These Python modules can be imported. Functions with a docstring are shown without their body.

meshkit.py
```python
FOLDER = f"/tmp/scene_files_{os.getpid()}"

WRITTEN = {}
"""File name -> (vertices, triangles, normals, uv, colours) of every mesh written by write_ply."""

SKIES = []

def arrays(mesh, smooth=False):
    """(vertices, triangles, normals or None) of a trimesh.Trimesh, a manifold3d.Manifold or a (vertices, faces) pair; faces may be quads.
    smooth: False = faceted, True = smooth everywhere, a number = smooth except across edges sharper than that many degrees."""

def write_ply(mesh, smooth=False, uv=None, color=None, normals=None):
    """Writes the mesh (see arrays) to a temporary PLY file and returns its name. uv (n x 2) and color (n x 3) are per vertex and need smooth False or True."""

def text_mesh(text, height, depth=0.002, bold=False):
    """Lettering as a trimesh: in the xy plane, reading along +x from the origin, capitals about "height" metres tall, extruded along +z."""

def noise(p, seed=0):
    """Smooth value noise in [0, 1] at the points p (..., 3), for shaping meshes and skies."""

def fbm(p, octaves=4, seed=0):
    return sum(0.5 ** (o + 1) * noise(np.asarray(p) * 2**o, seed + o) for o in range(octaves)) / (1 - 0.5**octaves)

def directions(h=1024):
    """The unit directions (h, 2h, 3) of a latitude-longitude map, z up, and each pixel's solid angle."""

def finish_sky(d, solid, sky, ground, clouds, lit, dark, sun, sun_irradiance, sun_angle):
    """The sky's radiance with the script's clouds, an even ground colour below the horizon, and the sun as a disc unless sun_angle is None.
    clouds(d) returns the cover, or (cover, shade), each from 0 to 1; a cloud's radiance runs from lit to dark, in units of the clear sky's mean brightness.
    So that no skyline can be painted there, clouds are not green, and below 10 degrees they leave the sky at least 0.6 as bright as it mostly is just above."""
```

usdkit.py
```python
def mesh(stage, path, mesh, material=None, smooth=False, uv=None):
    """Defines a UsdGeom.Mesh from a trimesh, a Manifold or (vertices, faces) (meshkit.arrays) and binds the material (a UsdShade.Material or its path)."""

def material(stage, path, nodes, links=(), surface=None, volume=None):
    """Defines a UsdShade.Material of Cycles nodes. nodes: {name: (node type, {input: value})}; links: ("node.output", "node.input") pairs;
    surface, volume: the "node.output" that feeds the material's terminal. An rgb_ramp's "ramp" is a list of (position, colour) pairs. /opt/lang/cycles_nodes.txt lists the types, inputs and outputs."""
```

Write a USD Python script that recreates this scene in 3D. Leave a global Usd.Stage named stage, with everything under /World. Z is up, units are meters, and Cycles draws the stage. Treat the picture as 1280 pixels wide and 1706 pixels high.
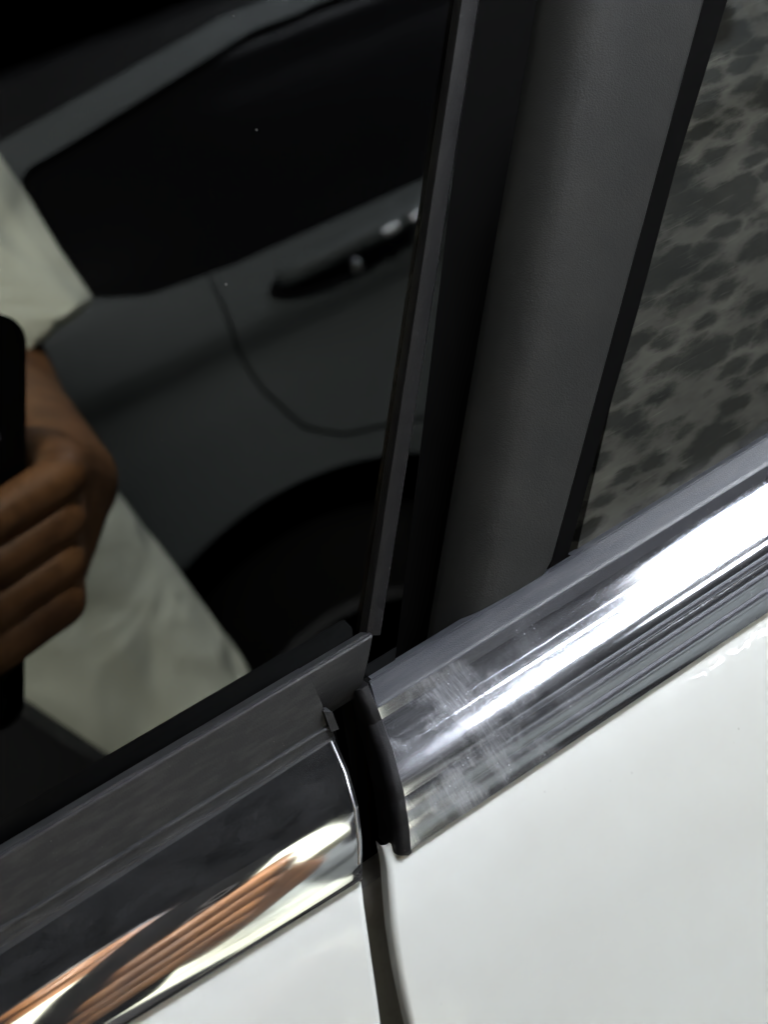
import math, numpy as np, trimesh, manifold3d as m3, usdkit, meshkit
import shapely.geometry as sg
from shapely import affinity
from pxr import Usd, UsdGeom, UsdLux, UsdShade, Gf, Sdf

stage = Usd.Stage.CreateInMemory()
UsdGeom.SetStageUpAxis(stage, UsdGeom.Tokens.z); UsdGeom.SetStageMetersPerUnit(stage, 1.0)
UsdGeom.Xform.Define(stage, '/World'); UsdGeom.Scope.Define(stage, '/World/Looks')

# ---------------------------------------------------------------- camera: a phone held 20 cm from the car's side glass
# car frame: x along the belt line, y into the car (glass plane y = 0), z up
F, DIST, ZC = 1700.0, 0.20, 1.0
def nz(v): v = np.asarray(v, float); return v / np.linalg.norm(v)
def ray(u, v): return np.array([(u - 640) / F, (853 - v) / F, -1.0])
yc = nz(ray(-30, 730))
_a, _b = ray(0, 1425), ray(610, 1062)
_e = _b / (_b @ yc) - _a / (_a @ yc)
xc = nz(_e - (_e @ yc) * yc); zc = np.cross(xc, yc)
M = np.stack([xc, yc, zc]); CAM = np.array([0, -DIST, ZC])
RIGHT, UP, BACK = M[:, 0], M[:, 1], M[:, 2]
def P(u, v, o=0.0):                       # where the line of sight meets the plane o metres outside the glass
    d = M @ ray(u, v); return CAM + d * ((DIST - o) / d[1])
cam = UsdGeom.Camera.Define(stage, '/World/camera')
W = np.eye(4); W[0, :3], W[1, :3], W[2, :3], W[3, :3] = RIGHT, UP, BACK, CAM
cam.AddTransformOp().Set(Gf.Matrix4d(*W.ravel().tolist()))
cam.CreateHorizontalApertureAttr(36.0); cam.CreateVerticalApertureAttr(36.0 * 1024 / 769)
cam.CreateFocalLengthAttr(36.0 * F / 1280); cam.CreateClippingRangeAttr(Gf.Vec2f(0.01, 100))
cam.CreateFStopAttr(18.0); cam.CreateFocusDistanceAttr(0.215)
cam.GetExposureAttr().Set(0.0)

# ---------------------------------------------------------------- helpers
used = {}
def numbered(path):
    n = used.get(path, 0); used[path] = n + 1
    return path if n == 0 else f'{path}_{n:03d}'
def tag(p, label=None, cat=None, group=None, kind=None):
    for k, v in (('label', label), ('category', cat), ('group', group), ('kind', kind)):
        if v: p.SetCustomDataByKey(k, v)
    return p
def thing(name, label, cat, group=None):
    return tag(UsdGeom.Xform.Define(stage, numbered('/World/' + name)).GetPrim(), label, cat, group)
def obj(name, mesh, mat, parent=None, smooth=35, label=None):
    path = numbered((str(parent.GetPath()) if parent else '/World') + '/' + name)
    return tag(usdkit.mesh(stage, path, mesh, mat, smooth=smooth).GetPrim(), label)
cat = trimesh.util.concatenate
def grid(A):                              # (n, m, 3) points -> quads as triangles
    n, m = A.shape[:2]; i = np.arange(n * m).reshape(n, m)
    q = np.stack([i[:-1, :-1], i[1:, :-1], i[1:, 1:], i[:-1, 1:]], -1).reshape(-1, 4)
    return trimesh.Trimesh(A.reshape(-1, 3), np.vstack([q[:, :3], q[:, [0, 2, 3]]]), process=False)
def shell(A, t):                          # a sheet of thickness t (metres, into the car)
    A = np.asarray(A, float); B = A + np.array([0, t, 0])
    rim = np.concatenate([A[0, :-1], A[:-1, -1], A[-1, :0:-1], A[:0:-1, 0]])
    R = np.stack([np.vstack([rim, rim[:1]]), np.vstack([rim, rim[:1]]) + np.array([0, t, 0])])
    f, bk = grid(A), grid(B); bk.invert(); m = cat([f, bk, grid(R)])
    m.merge_vertices(); m.fix_normals(multibody=False)
    return m
def lerp(a, b, t): return a + (b - a) * t
def prism(pts, y0, y1):                   # polygon in (x, z), from y0 (outside) to y1 (inside)
    pg = pts if hasattr(pts, 'exterior') else sg.Polygon(pts)
    m = trimesh.creation.extrude_polygon(pg, abs(y1 - y0), engine='earcut')
    v = m.vertices.copy(); m = trimesh.Trimesh(np.stack([v[:, 0], min(y0, y1) + v[:, 2], v[:, 1]], 1), m.faces[:, ::-1])
    return m
def trace(pts, o):                        # pixels seen -> (x, z) at depth o
    return np.array([P(u, v, o)[[0, 2]] for u, v in pts])
def box(c, s): 
    m = trimesh.creation.box(s); m.apply_translation(c); return m
def tube(pts, r, n=12):
    from scipy.interpolate import CubicSpline
    pts = np.asarray(pts, float); k = np.arange(len(pts))
    q = CubicSpline(k, pts)(np.linspace(0, len(pts) - 1, 10 * len(pts))) if len(pts) > 2 else pts
    t = np.gradient(q, axis=0); t /= np.linalg.norm(t, axis=1, keepdims=True)
    a = np.cross(t, [0.13, 0.2, 0.97]); a /= np.linalg.norm(a, axis=1, keepdims=True); b = np.cross(t, a)
    g = np.linspace(0, 2 * np.pi, n + 1)
    A = q[:, None] + r * (np.cos(g)[None, :, None] * a[:, None] + np.sin(g)[None, :, None] * b[:, None])
    m = grid(A); m.merge_vertices(); 
    m.fill_holes(); m.fix_normals(); return m

# ---------------------------------------------------------------- materials
MT = {}
def mat(name, nodes, links=(), surface='p.BSDF'):
    MT[name] = usdkit.material(stage, '/World/Looks/' + name, nodes, links, surface=surface); return MT[name]
def plain(name, col, rough=0.5, metal=0.0, **kw):
    return mat(name, {'p': ('principled_bsdf', dict(base_color=col, roughness=rough, metallic=metal, **kw))})
def dusty(name, col, rough, dust, amount=0.5, metal=0.0, stretch=(300, 300, 300), fine=2600.0, bump=0.0, lo=0.45, hi=0.75, speck=0.55, **kw):
    """a surface with a thin uneven film of dust and some separate specks"""
    n = {'g': ('geometry', {}), 'm': ('mapping', {'scale': stretch}),
         'n': ('noise_texture', {'scale': 1.0, 'detail': 6.0, 'roughness': 0.65}),
         'r': ('map_range', {'from_min': lo, 'from_max': hi, 'to_min': 0.0, 'to_max': amount, 'clamp': True}),
         'v': ('voronoi_texture', {'scale': fine / 4}), 's': ('map_range', {'from_min': 0.03, 'from_max': 0.10, 'to_min': speck, 'to_max': 0.0, 'clamp': True}),
         'n2': ('noise_texture', {'scale': 130.0, 'detail': 1.0}), 'r2': ('map_range', {'from_min': 0.55, 'from_max': 0.65, 'to_min': 0.0, 'to_max': 1.0, 'clamp': True}),
         'sm': ('math', {'math_type': 'multiply'}), 'ad': ('math', {'math_type': 'add', 'use_clamp': True}),
         'x': ('mix', {'color1': col, 'color2': dust}), 'rr': ('mix_float', {'a': rough, 'b': 0.8}), 'mm': ('mix_float', {'a': metal, 'b': 0.0}),
         'p': ('principled_bsdf', dict(kw)), 'fn': ('noise_texture', {'scale': fine, 'detail': 3.0}), 'b': ('bump', {'strength': bump, 'distance': 0.0004})}
    l = [('g.position', 'm.vector'), ('m.vector', 'n.vector'), ('n.fac', 'r.value'), ('g.position', 'v.vector'), ('v.distance', 's.value'), ('g.position', 'n2.vector'), ('n2.fac', 'r2.value'),
         ('s.result', 'sm.value1'), ('r2.result', 'sm.value2'), ('sm.value', 'ad.value1'), ('r.result', 'ad.value2'), ('ad.value', 'x.fac'), ('ad.value', 'rr.fac'), ('ad.value', 'mm.fac'),
         ('x.color', 'p.base_color'), ('rr.result', 'p.roughness'), ('mm.result', 'p.metallic'), ('g.position', 'fn.vector'), ('fn.fac', 'b.height'), ('b.normal', 'p.normal')]
    return mat(name, n, l)

mat('white_paint', {'g': ('geometry', {}), 'n': ('noise_texture', {'scale': 170.0, 'detail': 2.0}), 'b': ('bump', {'strength': 0.24, 'distance': 0.0010}),
    'n2': ('noise_texture', {'scale': 22.0, 'detail': 5.0, 'roughness': 0.6}), 'r': ('rgb_ramp', {'ramp': [(0.35, (0.745, 0.755, 0.715)), (0.6, (0.78, 0.80, 0.765)), (0.75, (0.77, 0.775, 0.735))]}),
    'v': ('voronoi_texture', {'scale': 420.0}), 's': ('map_range', {'from_min': 0.05, 'from_max': 0.16, 'to_min': 0.35, 'to_max': 0.0, 'clamp': True}),
    'n3': ('noise_texture', {'scale': 75.0}), 'r3': ('map_range', {'from_min': 0.62, 'from_max': 0.68, 'to_min': 0.0, 'to_max': 1.0, 'clamp': True}), 'sm': ('math', {'math_type': 'multiply'}),
    'x': ('mix', {'color2': (0.35, 0.34, 0.31)}),
    'p': ('principled_bsdf', {'roughness': 0.55, 'specular_ior_level': 0.3, 'coat_weight': 1.0, 'coat_roughness': 0.06})},
    [('g.position', 'n.vector'), ('n.fac', 'b.height'), ('b.normal', 'p.coat_normal'), ('g.position', 'n2.vector'), ('n2.fac', 'r.fac'), ('g.position', 'v.vector'), ('v.distance', 's.value'),
     ('g.position', 'n3.vector'), ('n3.fac', 'r3.value'), ('s.result', 'sm.value1'), ('r3.result', 'sm.value2'), ('sm.value', 'x.fac'), ('r.color', 'x.color1'), ('x.color', 'p.base_color')])
dusty('chrome', (0.80, 0.81, 0.83), 0.045, (0.45, 0.44, 0.42), 0.055, 1.0, stretch=(120, 250, 250), fine=3400, bump=0.0, speck=0.10, lo=0.1, hi=0.9)
# the chrome of the second trim is hazed by wiping: fine streaks along it and a comb of short scratches near its end
mat('hazed_chrome', {'g': ('geometry', {}), 'm': ('mapping', {'scale': (9, 160, 160), 'rotation': (0, 0.02, 0)}), 'n': ('noise_texture', {'scale': 1.0, 'detail': 7.0, 'roughness': 0.7, 'distortion': 0.6}),
    'r': ('map_range', {'from_min': 0.40, 'from_max': 0.72, 'to_min': 0.09, 'to_max': 0.16, 'clamp': True}),
    'm2': ('mapping', {'scale': (1900, 180, 180), 'rotation': (0, 0.12, 0)}), 'n2': ('noise_texture', {'scale': 1.0, 'detail': 4.0, 'roughness': 0.6}),
    'sx': ('separate_xyz', {}), 'rx': ('map_range', {'from_min': 0.046, 'from_max': 0.085, 'to_min': 1.0, 'to_max': 0.0, 'clamp': True}),
    'n3': ('noise_texture', {'scale': 120.0, 'detail': 4.0}), 'r3': ('map_range', {'from_min': 0.45, 'from_max': 0.58, 'to_min': 0.0, 'to_max': 1.0, 'clamp': True}),
    're': ('map_range', {'range_type': 'smoothstep', 'from_min': 0.040, 'from_max': 0.095, 'to_min': 1.0, 'to_max': 0.0, 'clamp': True}), 'ro': ('math', {'math_type': 'multiply_add', 'value2': 0.07}),
    'a': ('math', {'math_type': 'multiply'}), 'h': ('math', {'math_type': 'multiply'}), 'b': ('bump', {'strength': 0.14, 'distance': 0.0002}),
    'df': ('math', {'math_type': 'multiply', 'value2': 0.42}), 'v': ('voronoi_texture', {'scale': 600.0}), 's': ('map_range', {'from_min': 0.04, 'from_max': 0.14, 'to_min': 0.3, 'to_max': 0.0, 'clamp': True}),
    'sm': ('math', {'math_type': 'multiply'}), 'ad': ('math', {'math_type': 'add', 'use_clamp': True}), 'iv': ('math', {'math_type': 'subtract', 'value1': 0.97}),
    'p': ('principled_bsdf', {'base_color': (0.78, 0.80, 0.85)})},
    [('g.position', 'm.vector'), ('m.vector', 'n.vector'), ('n.fac', 'r.value'), ('r.result', 'ro.value3'), ('re.result', 'ro.value1'), ('sx.x', 're.value'), ('ro.value', 'p.roughness'), ('g.position', 'm2.vector'), ('m2.vector', 'n2.vector'),
     ('g.position', 'sx.vector'), ('sx.x', 'rx.value'), ('g.position', 'n3.vector'), ('n3.fac', 'r3.value'), ('rx.result', 'a.value1'), ('r3.result', 'a.value2'),
     ('a.value', 'h.value1'), ('n2.fac', 'h.value2'), ('h.value', 'b.height'), ('b.normal', 'p.normal'), ('h.value', 'df.value1'),
     ('g.position', 'v.vector'), ('v.distance', 's.value'), ('s.result', 'sm.value1'), ('r3.result', 'sm.value2'), ('sm.value', 'ad.value1'), ('df.value', 'ad.value2'),
     ('ad.value', 'iv.value2'), ('iv.value', 'p.metallic')])
dusty('seal_rubber', (0.020, 0.021, 0.023), 0.42, (0.20, 0.19, 0.175), 0.16, stretch=(110, 500, 500), fine=3000, bump=0.25)
dusty('grey_seal', (0.048, 0.051, 0.060), 0.40, (0.20, 0.195, 0.19), 0.22, stretch=(90, 500, 500), fine=3000, bump=0.25)
dusty('black_plastic', (0.007, 0.007, 0.008), 0.5, (0.12, 0.115, 0.105), 0.07, fine=2600, bump=0.1, specular_ior_level=0.25)
dusty('pillar_plastic', (0.022, 0.023, 0.0225), 0.6, (0.11, 0.105, 0.095), 0.13, stretch=(40, 40, 40), fine=2400, bump=0.25, specular_ior_level=0.25)
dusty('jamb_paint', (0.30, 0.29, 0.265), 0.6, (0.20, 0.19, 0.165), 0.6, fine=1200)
plain('matte_black', (0.003, 0.003, 0.003), 0.9, specular_ior_level=0.05)
dusty('strip_rubber', (0.007, 0.007, 0.008), 0.5, (0.10, 0.095, 0.09), 0.07, stretch=(150, 150, 150), fine=2600, bump=0.2, specular_ior_level=0.3)
def pane(name, ior, tint, film=None, specks=False):
    n = {'t': ('transparent_bsdf', {'color': tint}), 'g': ('glossy_bsdf', {'color': (0.97, 1.0, 0.99), 'roughness': 0.0}), 'f': ('fresnel', {'IOR': ior}), 'x': ('mix_closure', {})}
    l = [('f.fac', 'x.fac'), ('t.BSDF', 'x.closure1'), ('g.BSDF', 'x.closure2')]
    out = 'x.closure'
    if film:                              # dried rain: a grey film with darker washed spots, drawn out along the glass
        n |= {'q': ('geometry', {}), 'm': ('mapping', {'scale': (85, 85, 235), 'rotation': (0, 0.10, 0)}), 'v': ('voronoi_texture', {'scale': 1.0, 'feature': 'smooth_f1', 'smoothness': 0.12, 'randomness': 1.0}),
              'w': ('noise_texture', {'scale': 0.30, 'detail': 4.0, 'roughness': 0.6, 'distortion': 0.2}), 'ra': ('map_range', {'range_type': 'smoothstep', 'from_min': 0.26, 'from_max': 0.70, 'to_min': 0.26, 'to_max': 0.9, 'clamp': True}),
              'sz': ('separate_xyz', {}), 'rz': ('map_range', {'range_type': 'smoothstep', 'from_min': 0.920, 'from_max': 0.955, 'to_min': 0.20, 'to_max': 0.0, 'clamp': True}), 'az': ('math', {'math_type': 'maximum'}),
              'wd': ('noise_texture', {'scale': 1.3, 'detail': 5.0, 'roughness': 0.6}), 'dm': ('mix', {'mix_type': 'add', 'fac': 1.0}), 'vb': ('voronoi_texture', {'scale': 0.42}), 'rd': ('map_range', {'range_type': 'smoothstep', 'from_min': 0.28, 'from_max': 0.50, 'to_min': 0.25, 'to_max': 0.85, 'clamp': True}), 'mn': ('math', {'math_type': 'minimum'}),
              'rb': ('map_range', {'from_min': 0.34, 'from_max': 0.64, 'to_min': 0.42, 'to_max': 1.0, 'clamp': True}),
              'm2': ('mapping', {'scale': (70, 70, 1100), 'rotation': (0, 0.10, 0)}), 'w2': ('noise_texture', {'scale': 1.0, 'detail': 3.0, 'roughness': 0.5}), 'rc': ('map_range', {'from_min': 0.60, 'from_max': 0.72, 'to_min': 0.0, 'to_max': 0.22, 'clamp': True}),
              'mu': ('math', {'math_type': 'multiply'}), 'ad': ('math', {'math_type': 'add', 'use_clamp': True}), 'sc': ('math', {'math_type': 'multiply', 'value2': film[1]}),
              'd': ('diffuse_bsdf', {'color': film[0]}), 'y': ('mix_closure', {})}
        l += [('q.position', 'm.vector'), ('m.vector', 'w.vector'), ('m.vector', 'wd.vector'), ('wd.color', 'dm.color2'), ('m.vector', 'dm.color1'), ('dm.color', 'v.vector'), ('dm.color', 'vb.vector'), ('v.distance', 'ra.value'), ('vb.distance', 'rd.value'), ('ra.result', 'mn.value1'), ('rd.result', 'mn.value2'), ('w.fac', 'rb.value'), ('mn.value', 'mu.value1'), ('rb.result', 'mu.value2'),
              ('q.position', 'm2.vector'), ('m2.vector', 'w2.vector'), ('w2.fac', 'rc.value'), ('mu.value', 'ad.value1'), ('rc.result', 'ad.value2'),
              ('q.position', 'sz.vector'), ('sz.z', 'rz.value'), ('rz.result', 'az.value1'), ('ad.value', 'az.value2'), ('az.value', 'sc.value1'), ('sc.value', 'y.fac'), ('x.closure', 'y.closure1'), ('d.BSDF', 'y.closure2')]
        out = 'y.closure'
    if specks:                            # a few grains of dust and dried droplets
        n |= {'q': ('geometry', {}), 'v': ('voronoi_texture', {'scale': 75.0}), 's': ('map_range', {'from_min': 0.010, 'from_max': 0.032, 'to_min': 0.22, 'to_max': 0.0, 'clamp': True}),
              'w': ('noise_texture', {'scale': 40.0, 'detail': 3.0}), 'r': ('map_range', {'from_min': 0.45, 'from_max': 0.60, 'to_min': 0.0, 'to_max': 1.0, 'clamp': True}), 'mu': ('math', {'math_type': 'multiply'}),
              'd': ('diffuse_bsdf', {'color': (0.5, 0.5, 0.48)}), 'y': ('mix_closure', {})}
        l += [('q.position', 'v.vector'), ('v.distance', 's.value'), ('q.position', 'w.vector'), ('w.fac', 'r.value'), ('s.result', 'mu.value1'), ('r.result', 'mu.value2'), ('mu.value', 'y.fac'), ('x.closure', 'y.closure1'), ('d.BSDF', 'y.closure2')]
        out = 'y.closure'
    return mat(name, n, l, surface=out)
pane('tinted_glass', 1.70, (0.02, 0.022, 0.022), specks=True)
pane('dirty_glass', 1.6, (0.02, 0.022, 0.02), ((0.33, 0.33, 0.285), 0.28))
plain('grey_paint', (0.078, 0.088, 0.094), 0.6, 0.0, specular_ior_level=0.3)
plain('black_gloss', (0.006, 0.006, 0.007), 0.15, specular_ior_level=0.15)
plain('bright_metal', (0.85, 0.86, 0.88), 0.25, 1.0)
plain('edge_metal', (0.9, 0.9, 0.92), 0.32, 1.0)
plain('tyre_rubber', (0.008, 0.008, 0.008), 0.9, specular_ior_level=0.1)
plain('roof_paint', (0.006, 0.006, 0.007), 0.6, specular_ior_level=0.15)
plain('wheel_alloy', (0.10, 0.10, 0.105), 0.4, 0.8)
mat('shirt_cloth', {'g': ('geometry', {}), 'n': ('noise_texture', {'scale': 9.0, 'detail': 2.0, 'distortion': 0.6}), 'b': ('bump', {'strength': 1.0, 'distance': 0.05}),
    'p': ('principled_bsdf', {'base_color': (0.82, 0.85, 0.71), 'roughness': 0.85})}, [('g.position', 'n.vector'), ('n.fac', 'b.height'), ('b.normal', 'p.normal')])
plain('trouser_cloth', (0.012, 0.012, 0.014), 0.9)
plain('hair_black', (0.01, 0.008, 0.007), 0.5)
mat('skin', {'g': ('geometry', {}), 'n': ('noise_texture', {'scale': 45.0, 'detail': 6.0, 'roughness': 0.65}), 'r': ('rgb_ramp', {'ramp': [(0.35, (0.13, 0.052, 0.018)), (0.65, (0.33, 0.15, 0.058))]}),
    'p': ('principled_bsdf', {'roughness': 0.5})}, [('g.position', 'n.vector'), ('n.fac', 'r.fac'), ('r.color', 'p.base_color')])
mat('concrete', {'g': ('geometry', {}), 'n': ('noise_texture', {'scale': 5.0, 'detail': 8.0}), 'r': ('rgb_ramp', {'ramp': [(0.3, (0.16, 0.155, 0.14)), (0.7, (0.28, 0.27, 0.25))]}),
    'p': ('principled_bsdf', {'roughness': 0.85})}, [('g.position', 'n.vector'), ('n.fac', 'r.fac'), ('r.color', 'p.base_color')])
def glow(name, col, s): return mat(name, {'e': ('emission', {'color': col, 'strength': s})}, surface='e.emission')
plain('lamp_housing', (0.7, 0.7, 0.68), 0.5)

# ---------------------------------------------------------------- lamps: fluorescent battens overhead
def batten(x0, x1, y, z, strength, col, label, tubes=(-0.045, 0.045)):
    t = thing('fluorescent_lamp', label, 'lamp'); g = glow('lamp_glow_%d' % used['/World/fluorescent_lamp'], col, strength)
    obj('housing', box(((x0 + x1) / 2, y, z + 0.045), (x1 - x0 + 0.06, 2 * max(tubes) + 0.08, 0.04)), 'lamp_housing' and MT['lamp_housing'], t)
    for dy in tubes:
        c = trimesh.creation.cylinder(0.013, x1 - x0, sections=20); c.apply_transform(trimesh.transformations.rotation_matrix(math.pi / 2, [0, 1, 0])); c.apply_translation(((x0 + x1) / 2, y + dy, z))
        obj('tube', c, g, t)
        for x in (x0 - 0.012, x1 + 0.012): obj('lamp_holder', box((x, y + dy, z + 0.005), (0.022, 0.034, 0.05)), MT['lamp_housing'], t)
batten(0.60, 1.80, -0.78, 2.2, 165.0, (0.88, 0.92, 1.0), 'twin tube fluorescent lamp on the ceiling right of the cars')
batten(0.86, 2.1, -0.42, 2.2, 62.0, (0.86, 0.90, 1.0), 'three tube fluorescent lamp on the ceiling straight above the rear window', (-0.13, 0.0, 0.13))
batten(-0.7, 0.6, 0.9, 2.25, 690.0, (1.0, 0.97, 0.88), 'twin tube fluorescent lamp on the ceiling over the white car')

batten(1.45, 3.4, -1.95, 2.60, 55.0, (0.93, 0.96, 1.0), 'twin tube fluorescent lamp on the ceiling beyond the grey car')

# ---------------------------------------------------------------- ground
tag(obj('floor', box((0, 0, -0.05), (40, 40, 0.1)), MT['concrete']), 'grey concrete floor under both cars', kind='structure')

# ---------------------------------------------------------------- the white car's side
car = thing('white_car', 'white car seen close at the gap between its chrome trimmed doors', 'car')
ZL, ZT = 0.9327, 0.9190                  # lip of the seals, upper edge of the chrome
def zb(x): return 0.8972 + np.maximum(0.03 - x, 0) * 0.05 - np.maximum(x - 0.03, 0) * 0.012
OT, OB = 0.0110, 0.0255
def profile(phis, n=121):
    """phis: (t, angle from vertical); returns t, and the shares of the way out and of the way down, both 0..1"""
    t = np.linspace(0, 1, n); a = np.radians(np.interp((t[1:] + t[:-1]) / 2, *zip(*phis)))
    s, c = np.concatenate([[0], np.cumsum(np.sin(a))]), np.concatenate([[0], np.cumsum(np.cos(a))])
    return t, s / s[-1], c / c[-1]
def end_x(pts, o, z):
    q = trace(pts, o); k = np.argsort(q[:, 1]); return np.interp(z, q[k, 1], q[k, 0])
def trim(phis, ends, x_far, wrap):
    t, so, sd = profile(phis)
    rows = []
    for k in range(len(t)):
        o = OT + (OB - OT) * so[k]; z = ZT
        for _ in range(4):
            z = ZT + (zb(0.03) - ZT) * sd[k]; xe = end_x(ends, o, z)
        xs = xe + (x_far - xe) * np.concatenate([[0, 0.004, 0.012], np.linspace(0.03, 1, 40)])
        zz = ZT + (zb(xs) - ZT) * sd[k]
        o_ = np.full(len(xs), o); o_[0] -= wrap; o_[1] -= wrap * 0.25
        rows.append(np.stack([xs, -o_, zz], 1))
    A = np.array(rows)
    A = np.concatenate([A, A[-1:] + np.array([0, 0.001, -0.0008]), A[-1:] + np.array([0, 0.006, -0.0012])])
    return A, t
LEFT_END = [(546, 1205), (552, 1222), (580, 1285), (597, 1345), (604, 1400), (606, 1470), (607, 1500)]
RIGHT_END = [(612, 1150), (624, 1180), (650, 1250), (668, 1320), (677, 1380), (680, 1420), (681, 1450)]
A_l, tl = trim([(0, 64), (0.3, 55), (0.42, 42), (0.54, 31), (0.60, 26.5), (0.75, 21.5), (0.90, 15), (0.96, 6), (1, -4)], LEFT_END, -0.16, 0.0001)
A_r, tr = trim([(0, 18), (0.08, 18), (0.081, 56), (0.20, 50), (0.255, 50.5), (0.268, 43), (0.282, 50), (0.345, 46.5), (0.356, 41), (0.37, 46.5), (0.42, 45.5), (0.50, 41), (0.60, 29), (0.67, 17), (0.671, 35), (0.80, 14), (0.83, 10), (0.831, 27), (0.97, 8), (1, 2)], RIGHT_END, 0.32, 0.0001)
trim_l = obj('belt_trim', shell(A_l, 0.0012), MT['chrome'], car, 25, 'clean mirror chrome belt trim below the dark window')
trim_r = obj('belt_trim', shell(A_r, 0.0012), MT['hazed_chrome'], car, 25, 'hazed chrome belt trim below the dirty window')
# end caps follow the trims' profile
def cap(A, left, right, d_out, top=0.0, bottom=0.0, thick=0.006, round_bottom=False):
    E = A[:-2, 1].copy()                                   # the edge curve of the trim
    if top: E = np.vstack([E[0] + [0.0008, top * 0.55, top], E[0] + [0.0004, top * 0.3, top * 0.55], E])
    if bottom: E = np.vstack([E] + [E[-1] + np.array([0.0, 0.0006 * k, -bottom * k / 3]) for k in (1, 2, 3)])
    n = len(E); w = np.ones(n)
    if round_bottom: w[-5:] = [1, 0.97, 0.85, 0.62, 0.3]
    rows = []
    for k in range(n):
        x0, x1 = E[k, 0] + left * (w[k] if round_bottom else 1), E[k, 0] + right
        xs = np.array([x0, x0 + 0.0002, x0 + 0.0008, (x0 + x1) / 2, x1 - 0.0004, x1]); yy = E[k, 1] + d_out + np.array([0.0025, 0.0012, 0.0003, 0, 0.0001, 0.0008])
        rows.append(np.stack([xs, yy, np.full(6, E[k, 2])], 1))
    return shell(np.array(rows), thick)
obj('end_cap', cap(A_l, 0.0001, 0.0012, 0.0004, bottom=0.0006, thick=0.004), MT['black_plastic'], trim_l)
obj('end_cap', cap(A_r, -0.0034, -0.0001, -0.0002, top=0.0045, bottom=0.0022, thick=0.008, round_bottom=True), MT['black_plastic'], trim_r, label='thick black end cap with rounded foot')
q = trace([(537, 1183), (551, 1184), (562, 1212), (549, 1217)], 0.0105)
obj('clip', prism(q, -0.0116, -0.006), MT['seal_rubber'], trim_l)

E_ = A_l[3:-14, 1]; n_ = len(E_)
obj('trim_edge', shell(np.stack([E_ + [-0.0002, -0.0002, 0.0001], E_ + [0.0002, -0.00015, 0.0], E_ + [0.0006, 0.0002, 0]], 1), 0.0006), MT['edge_metal'], trim_l, True)
# seals between glass and chrome
def seal(sec, x0, x1, cut=None):
    xs = np.linspace(0, 1, 60); rows = []
    for o, z, xr in sec: 
        xe = x1 + xr; rows.append(np.stack([x0 + (xe - x0) * xs, np.full(60, -o), np.full(60, z)], 1))
    return np.array(rows)
def rnd(o, z, r, a0, a1, n=6): return [(o + r * math.cos(a), z + r * math.sin(a)) for a in np.radians(np.linspace(a0, a1, n))]
x_l = P(522, 1140, 0.0102)[0]; x_l2 = P(548, 1205, 0.0105)[0]; x_tail = P(634, 1062, 0.0095)[0]
sec = [(0.0005, 0.9290)] + [(0.0040, 0.9322)] + rnd(0.0092, 0.9320, 0.0008, 130, 10, 7) + [(0.0101, 0.9300), (0.0103, 0.9262), (0.0104, 0.9216)] + rnd(0.0105, 0.9209, 0.0006, 60, -40, 5) + [(0.0106, 0.9196), (0.0104, 0.9180)]
S = seal([(o, z, 0 if z > 0.927 else (0.9285 - z) / 0.009 * (x_l2 - x_l)) for o, z in sec], -0.16, x_l)
seal_l = obj('belt_seal', shell(S, 0.0010), MT['seal_rubber'], car, 40, 'dusty black rubber belt seal beside the dark window')
sec = [(0.0005, 0.9290), (0.0040, 0.9320)] + rnd(0.0086, 0.9318, 0.0008, 130, 10, 7) + [(0.0093, 0.9290), (0.0085, 0.925), (0.006, 0.9215)]
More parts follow.
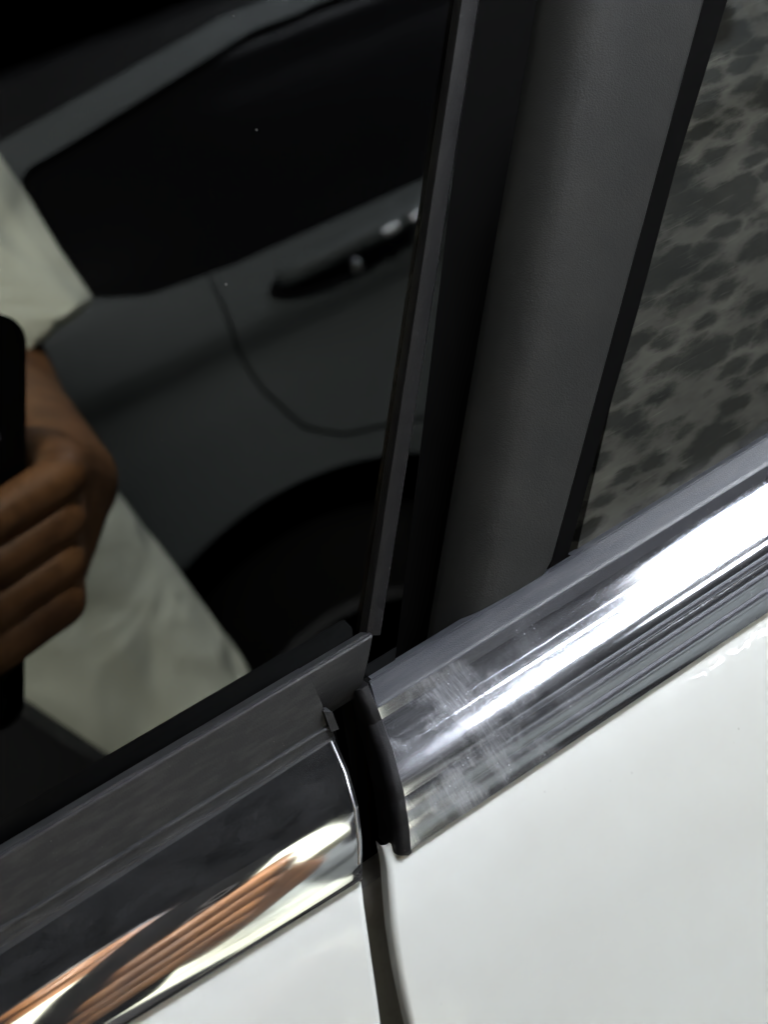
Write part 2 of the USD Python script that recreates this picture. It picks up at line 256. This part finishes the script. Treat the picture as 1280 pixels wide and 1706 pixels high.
S = seal([(o, z, x_tail - x_l - 0.001 + 0.75 * (z - 0.9327)) for o, z in sec], x_l - 0.004, x_l)
obj('seal_lip', shell(S, 0.0012), MT['seal_rubber'], seal_l, 40)
x_r = P(600, 1152, 0.006)[0] + 0.0012
top = [(40, 0.0035, 0.9222)]
sec = [(0.0000, 0.9215, 0.0036)] + [(0.0044, 0.9222, 0.0030), (0.0050, 0.9222, 0.0022), (0.0076, 0.9208, 0.0012), (0.0095, 0.9197, 0.0004), (0.0103, 0.9192, 0.0), (0.0106, 0.9186, 0.0), (0.0104, 0.9180, 0.0)]
S = seal([(o, z, 0) for o, z, e in sec], 0.32, x_r)
for k, (o, z, e) in enumerate(sec): S[k, :, 0] = np.linspace(0.32, P(610, 1150, 0.008)[0] + e, 60)
obj('belt_seal', shell(S, 0.0010), MT['grey_seal'], car, 40, 'grey rubber belt seal beside the dirty window')

# door panels: rolled edges towards the gap
LEFT_GAP = [(600, 1440), (606, 1470), (612, 1520), (622, 1590), (632, 1660), (640, 1720), (700, 2100)]
RIGHT_GAP = [(636, 1380), (640, 1412), (648, 1450), (652, 1500), (657, 1560), (668, 1630), (684, 1706), (700, 1770), (790, 2100)]
def panel(gap, x_far, side):
    s = np.concatenate([np.linspace(0, 0.04, 40), np.linspace(0.045, 0.35, 40)])
    phi = np.radians(np.interp(s, [0, 0.004, 0.012, 0.03, 0.06, 0.2, 0.35], [46, 36, 22, 15, 12, 9, 4]))
    o = 0.0222 + np.concatenate([[0], np.cumsum(np.tan((phi[1:] + phi[:-1]) / 2) * np.diff(s))])
    r, n = 0.0013, 9; rows = []
    for k in range(len(s)):
        z = zb(0.03) + 0.0012 - s[k]; xe = end_x(gap, o[k], z)
        ang = np.linspace(90, 0, n); ax = r * (1 - np.sin(np.radians(ang))); ao = r * (1 - np.cos(np.radians(ang)))  # 90: at the edge
        dx = np.concatenate([[0.0], r * (1 - np.cos(np.radians(np.linspace(0, 90, n)))), np.geomspace(0.004, abs(x_far - xe), 30)])
        do = np.concatenate([[0.0035], r * (1 - np.sin(np.radians(np.linspace(0, 90, n)))), np.zeros(30)])
        xs = xe + side * dx
        rows.append(np.stack([xs, -(o[k] - do), np.full(len(xs), z) + (zb(xs) - zb(0.03)) * math.exp(-s[k] / 0.02)], 1))
    return shell(np.array(rows), 0.001)
obj('door_panel', panel(LEFT_GAP, -0.75, -1), MT['white_paint'], car, 30, 'white door panel under the clean chrome')
obj('door_panel', panel(RIGHT_GAP, 0.85, 1), MT['white_paint'], car, 30, 'white door panel under the hazed chrome')
# what closes the gap: door jamb, black gasket above it
JT = P(625, 1466, 0.012)[2]
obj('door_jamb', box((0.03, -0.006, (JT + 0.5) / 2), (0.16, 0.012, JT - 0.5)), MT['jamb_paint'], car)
obj('gap_gasket', box((0.075, 0.028, 0.985), (0.26, 0.006, 0.23)), MT['matte_black'], car)
g = trace([(560, 1150), (622, 1130), (640, 1200), (672, 1300), (684, 1440), (600, 1440), (590, 1330)], 0.002)
obj('gap_gasket', prism(g, -0.0035, 0.003), MT['matte_black'], car)

# pillar: edge of the first door, black gap, satin cover of the second door, seal
def line(p0, p1, n, o): 
    a, b = P(*p0, o), P(*p1, o); d = b - a; a = a - 0.06 * d; 
    return np.linspace(a, b, n)
L0, L1 = line((766, 0), (607, 1058), 24, 0.003), line((806, 0), (640, 1058), 24, 0.003)
cs = [(0.0, -0.003), (0.02, -0.0004), (0.10, 0.0002), (0.4, 0.0004), (0.78, 0.0), (0.93, -0.0012), (1.0, -0.006)]
strip = np.array([[lerp(L0[k], L1[k], t) + [0, -do, 0] for t, do in cs] for k in range(24)])
obj('window_edge_strip', shell(strip, 0.006), MT['strip_rubber'], car, 40, 'narrow dark grey strip along the edge of the dark window')
R0, R1 = line((946, 0), (764, 1050), 26, 0.004), line((1176, 0), (906, 972), 26, 0.004)
R1[:-2] = line((1176, 0), (921, 928), 26, 0.004)[:-2] * 1.0
b0, b1 = P(764, 1050, 0.004), P(903, 966, 0.004)
R1[-2] = P(922, 932, 0.004); R1[-1] = b1; R0[-1] = b0
for k in range(24): R1[k] = lerp(line((1176, 0), (922, 932), 25, 0.004)[0], P(922, 932, 0.004), k / 24)
for k in range(25): R0[k] = lerp(line((946, 0), (764, 1050), 25, 0.004)[0], b0, k / 25 * 0.985)
th = np.linspace(0, 1, 25)
do = np.interp(th, [0, 0.02, 0.06, 0.12, 0.2, 0.3, 0.45, 0.6, 0.8, 0.975, 0.992, 1.0], [-0.016, -0.011, -0.0065, -0.0036, -0.0019, -0.0010, -0.0004, -0.0001, 0, 0, -0.0003, -0.0014])
from scipy.interpolate import PchipInterpolator
tt = np.concatenate([np.linspace(0, 0.4, 30), np.linspace(0.43, 0.97, 14), [0.985, 0.992, 0.996, 1.0]])
do = PchipInterpolator([0, 0.05, 0.12, 0.20, 0.29, 0.39, 0.52, 0.66, 0.82, 0.975, 0.992, 1.0], [-0.013, -0.0092, -0.0058, -0.0034, -0.0018, -0.0009, -0.0004, -0.0001, 0, 0, -0.0003, -0.0014])(tt)
cover = np.array([[lerp(R0[k], R1[k], t) + [0, -d, 0] for t, d in zip(tt, do)] for k in range(26)])
cover = np.concatenate([cover, cover[-1:] + [-0.0032, 0, -0.0045]])
obj('pillar_cover', shell(cover, 0.002), MT['pillar_plastic'], car, 40, 'satin dark grey pillar cover between the windows')
sl = [P(1172, -60, 0.002), P(921, 930, 0.002), P(905, 968, 0.002), P(960, 925, 0.002), P(946, 925, 0.002), P(996, 745, 0.002), P(1062, 520, 0.002), P(1128, 272, 0.002), P(1212, 0, 0.002), P(1232, -60, 0.002)]
obj('pillar_seal', prism(np.array(sl)[:, [0, 2]], -0.0022, 0.004), MT['matte_black'], car)

# glass
gl = np.array([P(-700, 900), P(-500, -900), P(800, -300), P(790, 0), P(640, 1080)])[:, [0, 2]]; gl = np.vstack([[-0.2, 0.92], [-0.2, 1.3], gl[2:4], [P(640, 1080)[0], 0.92]])
obj('window_glass', prism(gl, 0, 0.004), MT['tinted_glass'], car, False, 'dark tinted window glass mirroring a grey car')
gr = np.vstack([[P(930, 935)[0], 0.915], P(1190, -60)[[0, 2]], [0.45, 1.12], [0.45, 0.915]])
obj('window_glass', prism(gr, 0, 0.004), MT['dirty_glass'], car, False, 'window glass covered in dried rain spots')
obj('cabin_lining', box((0.1, 0.30, 1.05), (1.6, 0.02, 0.9)), MT['matte_black'], car)

# ---------------------------------------------------------------- the grey car standing beside, seen mirrored in the window
Y = -1.0
grey = thing('grey_car', 'grey car with black roof parked alongside, mirrored in the dark window', 'car')
zk, yk = zip(*[(0.25, -0.05), (0.45, -0.012), (0.62, 0.0), (0.78, 0.003), (0.90, -0.006), (0.945, -0.012), (0.962, -0.010), (0.980, 0.004), (0.992, 0.006), (1.03, 0.001), (1.062, -0.006), (1.10, -0.02), (1.26, -0.070), (1.30, -0.080), (1.36, -0.105), (1.42, -0.25), (1.45, -0.6)])
def skin(pg, dy=0.0, step=0.012):
    out = []; x0, z0, x1, z1 = pg.bounds; cuts = np.unique(np.concatenate([np.arange(z0, z1 + step, step)]))
    for a, b in zip(cuts[:-1], cuts[1:]):
        s = pg.intersection(sg.box(x0, a, x1, b))
        for gm in getattr(s, 'geoms', [s]):
            if gm.geom_type == 'Polygon' and gm.area > 1e-9:
                v, f = trimesh.creation.triangulate_polygon(gm, engine='earcut'); out.append(trimesh.Trimesh(np.stack([v[:, 0], Y + np.interp(v[:, 1], zk, yk) + dy, v[:, 1]], 1), f[:, ::-1]))
    m = cat(out); m.merge_vertices(digits_vertex=5); b = m.copy(); b.vertices = b.vertices - [0, 0.012, 0]; b.invert()
    return cat([m, b])
WX, WZ = 0.28, 0.375
side = sg.Polygon([(-0.72, 0.30), (-0.78, 0.60), (-0.72, 0.95), (-0.45, 1.28), (-0.2, 1.36), (0.5, 1.40), (1.4, 1.40), (1.9, 1.30), (2.5, 1.03), (3.3, 0.92), (3.42, 0.7), (3.40, 0.30)]).buffer(-0.02).buffer(0.02)
arches = sg.Point(WX, WZ).buffer(0.42, 48).union(sg.Point(2.86, WZ).buffer(0.40, 48))
roofz = sg.Polygon([(-1, 1.302), (0.1, 1.280), (0.5, 1.342), (1.4, 1.36), (2.0, 1.26), (2.6, 1.05), (3, 1.6), (-1, 1.6)])
win_a = sg.Polygon([(0.160, 1.095), (0.235, 1.066), (0.34, 1.058), (1.18, 1.062), (1.18, 1.312), (0.52, 1.312), (0.26, 1.265), (0.165, 1.250)]).buffer(-0.04).buffer(0.04, 12)
win_b = sg.Polygon([(1.24, 1.062), (2.25, 1.04), (1.85, 1.22), (1.4, 1.30), (1.24, 1.30)]).buffer(-0.02).buffer(0.02)
roof = side.intersection(roofz); body = side.difference(roofz).difference(arches).difference(win_a).difference(win_b)
seam = sg.LineString([(0.312, 1.10), (0.311, 1.062), (0.309, 1.02), (0.304, 0.97), (0.311, 0.91), (0.335, 0.85), (0.375, 0.820), (0.44, 0.803), (0.60, 0.76), (0.72, 0.66), (0.76, 0.5), (0.78, 0.36), (2.36, 0.36), (2.40, 0.6), (2.42, 1.10)]).buffer(0.0028)
seam = seam.union(sg.LineString([(0.55, 1.29), (0.60, 1.312), (1.45, 1.312), (1.6, 1.25)]).buffer(0.003))
seam = seam.union(sg.LineString([(1.21, 1.33), (1.21, 1.06), (1.22, 0.36)]).buffer(0.0028))
pieces = sorted([p for p in body.difference(seam).geoms if p.area > 1e-3], key=lambda p: p.centroid.x)
for p in pieces:
    x = p.centroid.x; obj('door' if 0.5 < x < 2.0 and p.area < 0.9 and p.bounds[1] > 0.3 else 'body_panel', skin(p), MT['grey_paint'], grey, 30)
obj('roof', skin(roof.buffer(-0.002)), MT['roof_paint'], grey, 30)
for w in (win_a, win_b): obj('side_window', skin(w.buffer(0.003), -0.012), MT['black_gloss'], grey, 30)
inner = side.buffer(-0.06)
for ar in arches.geoms: obj('wheel_well', prism(ar.buffer(0.03), Y - 0.36, Y - 0.30), MT['matte_black'], grey, False)
inner_body = obj('inner_body', prism(inner.difference(arches), Y - 0.9, Y - 0.12), MT['matte_black'], grey, False)
cup = affinity.scale(sg.Point(0, 0).buffer(1, 24), 0.105, 0.026)
for hx in (0.50, 1.50):
    cupz = affinity.rotate(affinity.translate(cup, hx - 0.03, 1.012), 1)
    h = obj('door_handle', tube([(hx - 0.10, Y - 0.002, 1.020), (hx - 0.085, Y + 0.022, 1.022), (hx, Y + 0.034, 1.024), (hx + 0.09, Y + 0.03, 1.026), (hx + 0.12, Y - 0.002, 1.026)], 0.013), MT['grey_paint'], grey, 60)
    obj('handle_cup', skin(cupz, 0.003), MT['black_gloss'], h, 30)
    obj('chrome_insert', tube([(hx + 0.015, Y + 0.044, 1.018), (hx + 0.035, Y + 0.047, 1.019)], 0.006), MT['bright_metal'], h, 60)
    obj('chrome_insert', tube([(hx + 0.055, Y + 0.046, 1.020), (hx + 0.085, Y + 0.046, 1.022), (hx + 0.112, Y + 0.026, 1.022)], 0.005), MT['bright_metal'], h, 60)
    lk = trimesh.creation.icosphere(2, 0.009); lk.apply_translation((hx - 0.02, Y + 0.008, 0.998)); obj('lock', lk, MT['bright_metal'], h, 60)
for wx in (WX, 2.86):
    w = tag(UsdGeom.Xform.Define(stage, numbered('/World/grey_car/wheel')).GetPrim())
    prof = np.array([[0.245, -0.11], [0.30, -0.115], [0.335, -0.10], [0.35, -0.06], [0.35, 0.06], [0.335, 0.10], [0.30, 0.115], [0.245, 0.11], [0.245, -0.11]])
    T = trimesh.transformations.rotation_matrix(-math.pi / 2, [1, 0, 0])
    def place(m): m.apply_transform(T); m.apply_translation((wx, Y - 0.15, WZ)); m.fix_normals(); return m
    obj('tyre', place(trimesh.creation.revolve(prof, sections=48)), MT['tyre_rubber'], w, 40)
    rp = np.array([[0.243, -0.10], [0.243, 0.105], [0.228, 0.108], [0.222, 0.09], [0.222, -0.10], [0.243, -0.10]])
    obj('rim', place(trimesh.creation.revolve(rp, sections=48)), MT['wheel_alloy'], w, 40)
    for k in range(5):
        a = 2 * math.pi * k / 5 + 0.5; s = cat([box((0.115, dx, 0.095), (0.22, 0.016, 0.02)) for dx in (-0.022, 0.022)]); s.apply_transform(trimesh.transformations.rotation_matrix(a, [0, 0, 1])); obj('spoke', place(s), MT['wheel_alloy'], w, False)
    hb = trimesh.creation.cylinder(0.05, 0.03, sections=24); hb.apply_translation((0, 0, 0.09)); obj('hub', place(hb), MT['wheel_alloy'], w, 40)

# ---------------------------------------------------------------- the person with the phone, mirrored in the glass and the chrome
def hull(pts):
    out = None
    sph = []
    for (c, r) in pts: sph.append(m3.Manifold.sphere(r, 20).translate(tuple(map(float, c))))
    return m3.Manifold.batch_hull(sph)
def chain(js):
    parts = [hull([js[i], js[i + 1]]) for i in range(len(js) - 1)]
    return m3.Manifold.batch_boolean(parts, m3.OpType.Add)
def finish(m, edge, it=8):
    mm = m.refine_to_length(edge).to_mesh(); t = trimesh.Trimesh(mm.vert_properties[:, :3], mm.tri_verts); t.merge_vertices()
    trimesh.smoothing.filter_taubin(t, iterations=it); return t
V = lambda *a: np.array(a, float)
hip_l, hip_r, chest, neck = V(-0.26, -0.86, 0.78), V(-0.06, -0.86, 0.78), V(-0.13, -0.72, 1.10), V(-0.13, -0.63, 1.28)
sh_r, sh_l = V(0.035, -0.66, 1.20), V(-0.32, -0.70, 1.20)
el_r, wr_r = V(0.020, -0.52, 1.005), V(0.022, -0.315, 0.965)
el_l, wr_l = V(-0.40, -0.58, 1.00), V(-0.24, -0.42, 0.93)
limbs = [chain([(hip_l, 0.09), (V(-0.26, -0.78, 0.45), 0.06), (V(-0.26, -0.86, 0.08), 0.042)]), chain([(hip_r, 0.09), (V(-0.05, -0.76, 0.45), 0.06), (V(-0.05, -0.86, 0.08), 0.042)]),
    chain([(V(-0.26, -0.87, 0.05), 0.045), (V(-0.27, -0.70, 0.035), 0.033)]), chain([(V(-0.05, -0.87, 0.05), 0.045), (V(-0.04, -0.70, 0.035), 0.033)]),
    hull([(hip_l, 0.09), (hip_r, 0.09), (V(-0.22, -0.77, 1.05), 0.09), (V(-0.06, -0.77, 1.05), 0.09)]), hull([(V(-0.22, -0.77, 1.05), 0.09), (V(-0.06, -0.77, 1.05), 0.09), (sh_l, 0.05), (sh_r, 0.05), (neck - [0, 0, 0.04], 0.055)]),
    chain([(neck - [0, 0.01, 0.04], 0.05), (neck + [0, 0.03, 0.07], 0.048)]),
    hull([(neck + [0, 0.05, 0.15], 0.072), (neck + [0, 0.02, 0.19], 0.085), (neck + [0, 0.075, 0.085], 0.035)]), hull([(neck + [0, 0.125, 0.14], 0.012), (neck + [0, 0.11, 0.18], 0.008)]),
    chain([(sh_r, 0.052), (el_r, 0.040), (wr_r, 0.027)]), chain([(sh_l, 0.052), (el_l, 0.040), (wr_l, 0.027)])]
# the hand round the phone's long edge: palm behind the phone's edge, four fingers along its back, thumb in front
pc = CAM + 0.0075 * BACK - 0.034 * UP - 0.019 * RIGHT      # middle of the phone
def ph(r, u, b): return pc + r * RIGHT + u * UP + b * BACK
palm = [(ph(0.056, -0.030, 0.030), 0.018), (ph(0.054, 0.022, 0.026), 0.015), (ph(0.044, 0.0, 0.026), 0.014), (ph(0.066, -0.034, 0.05), 0.020), (wr_r, 0.026)]
hand = [hull(palm)]
fd, fu = np.array([0.875, 0.485]), np.array([-0.485, 0.875])     # along the fingers and across them, in the phone's plane
for k, (u, ln) in enumerate([(0.027, 0.92), (0.0125, 1.0), (-0.002, 0.97), (-0.0155, 0.82)]):
    base = np.array([0.046, -0.012]) + fu * u; base = base + fd * ((0.0405 - base[0]) / fd[0] + 0.016)
    q = lambda s_, b_: ph(*(base - fd * s_), b_)
    hand.append(chain([(q(0, 0.024), 0.0118), (q(0.001, 0.002), 0.0104), (q(0.008, -0.013), 0.0096), (q(0.008 + 0.034 * ln, -0.0155), 0.0090), (q(0.008 + 0.062 * ln, -0.0140), 0.0080)]))
hand.append(chain([(ph(0.056, -0.026, 0.034), 0.013), (ph(0.038, 0.006, 0.026), 0.011), (ph(0.020, 0.024, 0.018), 0.0095), (ph(0.006, 0.036, 0.0145), 0.0085)]))
body_m = m3.Manifold.batch_boolean(limbs, m3.OpType.Add); hand_m = m3.Manifold.batch_boolean(hand, m3.OpType.Add)
fingers_l = [hull([(wr_l, 0.027), (wr_l + [0.03, 0.05, -0.03], 0.020), (wr_l + [0.05, 0.03, -0.05], 0.018)])] + [chain([(wr_l + [0.035 + 0.006 * k, 0.05 - 0.014 * k, -0.035], 0.010), (wr_l + [0.06 + 0.006 * k, 0.06 - 0.014 * k, -0.06], 0.009), (wr_l + [0.065 + 0.004 * k, 0.05 - 0.014 * k, -0.085], 0.008)]) for k in range(4)]
fingers_l.append(chain([(wr_l + [0.0, 0.03, -0.02], 0.012), (wr_l + [0.0, 0.065, -0.045], 0.010), (wr_l + [0.012, 0.075, -0.065], 0.009)]))
whole = m3.Manifold.batch_boolean([body_m, m3.Manifold.batch_boolean(fingers_l, m3.OpType.Add)], m3.OpType.Add)
whole = m3.Manifold.batch_boolean([whole, hand_m], m3.OpType.Add)
person = thing('person', 'person in pale short sleeved shirt and black trousers holding a phone to the window', 'person')
obj('body', finish(whole, 0.004, 14), MT['skin'], person, True)
shirt = [hull([(V(-0.24, -0.80, 0.76), 0.11), (V(-0.01, -0.72, 0.72), 0.115), (V(-0.01, -0.72, 0.62), 0.115), (V(-0.22, -0.76, 1.05), 0.108), (V(-0.05, -0.74, 1.05), 0.108)]), hull([(V(-0.22, -0.76, 1.05), 0.105), (V(-0.06, -0.75, 1.05), 0.105), (sh_l, 0.066), (sh_r, 0.066), (neck - [0, 0, 0.05], 0.062)]),
    hull([(sh_l, 0.068), (lerp(sh_l, el_l, 0.8), 0.058)])]
sm = m3.Manifold.batch_boolean(shirt, m3.OpType.Add).trim_by_plane((0, 0, 1), 0.62)
slv = hull([(sh_r, 0.068), (V(0.056, -0.575, 1.03), 0.063), (V(0.050, -0.57, 0.95), 0.063)]) - hull([(V(0.04, -0.60, 1.12), 0.05), (V(0.056, -0.575, 1.03), 0.057), (V(0.050, -0.57, 0.93), 0.058)])
sm = sm + slv.trim_by_plane((-0.25, 0, 0.968), 0.9938)
st = finish(sm, 0.008, 4); nv = meshkit.fbm(st.vertices * [9, 9, 5], 3, 5) - 0.5; st.vertices += st.vertex_normals * nv[:, None] * 0.03
obj('shirt', st, MT['shirt_cloth'], person, True)
tr_ = [hull([(hip_l, 0.108), (hip_r, 0.108)]), chain([(hip_l, 0.105), (V(-0.26, -0.78, 0.45), 0.085), (V(-0.26, -0.86, 0.12), 0.075)]), chain([(hip_r, 0.105), (V(-0.05, -0.76, 0.45), 0.085), (V(-0.05, -0.86, 0.12), 0.075)])]
obj('trousers', finish(m3.Manifold.batch_boolean(tr_, m3.OpType.Add), 0.015, 6), MT['trouser_cloth'], person, True)
hair = hull([(neck + [0, 0.0, 0.19], 0.092), (neck + [0, -0.03, 0.13], 0.082), (neck + [0, 0.04, 0.22], 0.078)])
obj('hair', finish(hair, 0.01), MT['hair_black'], person, True)
phone = thing('phone', 'black phone held up to the white car window', 'phone')
def rbox(w, h, d, r):
    t = trimesh.creation.extrude_polygon(sg.box(-w / 2 + r, -h / 2 + r, w / 2 - r, h / 2 - r).buffer(r, 8), d, engine='earcut'); t.apply_translation((0, 0, -d / 2)); return t
def put(m, r, u, b):
    X = np.eye(4); X[:3, 0], X[:3, 1], X[:3, 2], X[:3, 3] = RIGHT, UP, BACK, ph(r, u, b); m.apply_transform(X); return m
obj('case', put(rbox(0.074, 0.158, 0.008, 0.010), 0, 0, 0.0), MT['matte_black'], phone)
obj('screen', put(rbox(0.068, 0.150, 0.0006, 0.007), 0, 0, 0.0045), MT['black_gloss'], phone)
for u in (0.014, 0.034):
    c = trimesh.creation.annulus(0.005, 0.0075, 0.0012, sections=32); obj('lens_ring', put(c, 0.019, u, -0.0045), MT['bright_metal'], phone)
bag = thing('shoulder_bag', 'black bag hanging in front of the pale shirt', 'bag')
bq = rbox(0.30, 0.24, 0.07, 0.03); X = np.eye(4); X[:3, 0], X[:3, 1], X[:3, 2] = (0.42, 0, -0.907), (0.907, 0, 0.42), (0, -1, 0); bq.apply_transform(X); bq.apply_translation((-0.175, -0.585, 0.765))
obj('pouch', bq, MT['trouser_cloth'], bag)
obj('strap', tube([(-0.10, -0.60, 0.86), (-0.16, -0.60, 1.0), (-0.26, -0.615, 1.15), (-0.32, -0.66, 1.275), (-0.32, -0.78, 1.22), (-0.28, -0.86, 1.0)], 0.010), MT['trouser_cloth'], bag)
obj('zip', tube([(-0.118, -0.545, 0.885), (-0.075, -0.545, 0.865), (-0.06, -0.545, 0.835)], 0.0025), MT['bright_metal'], bag)
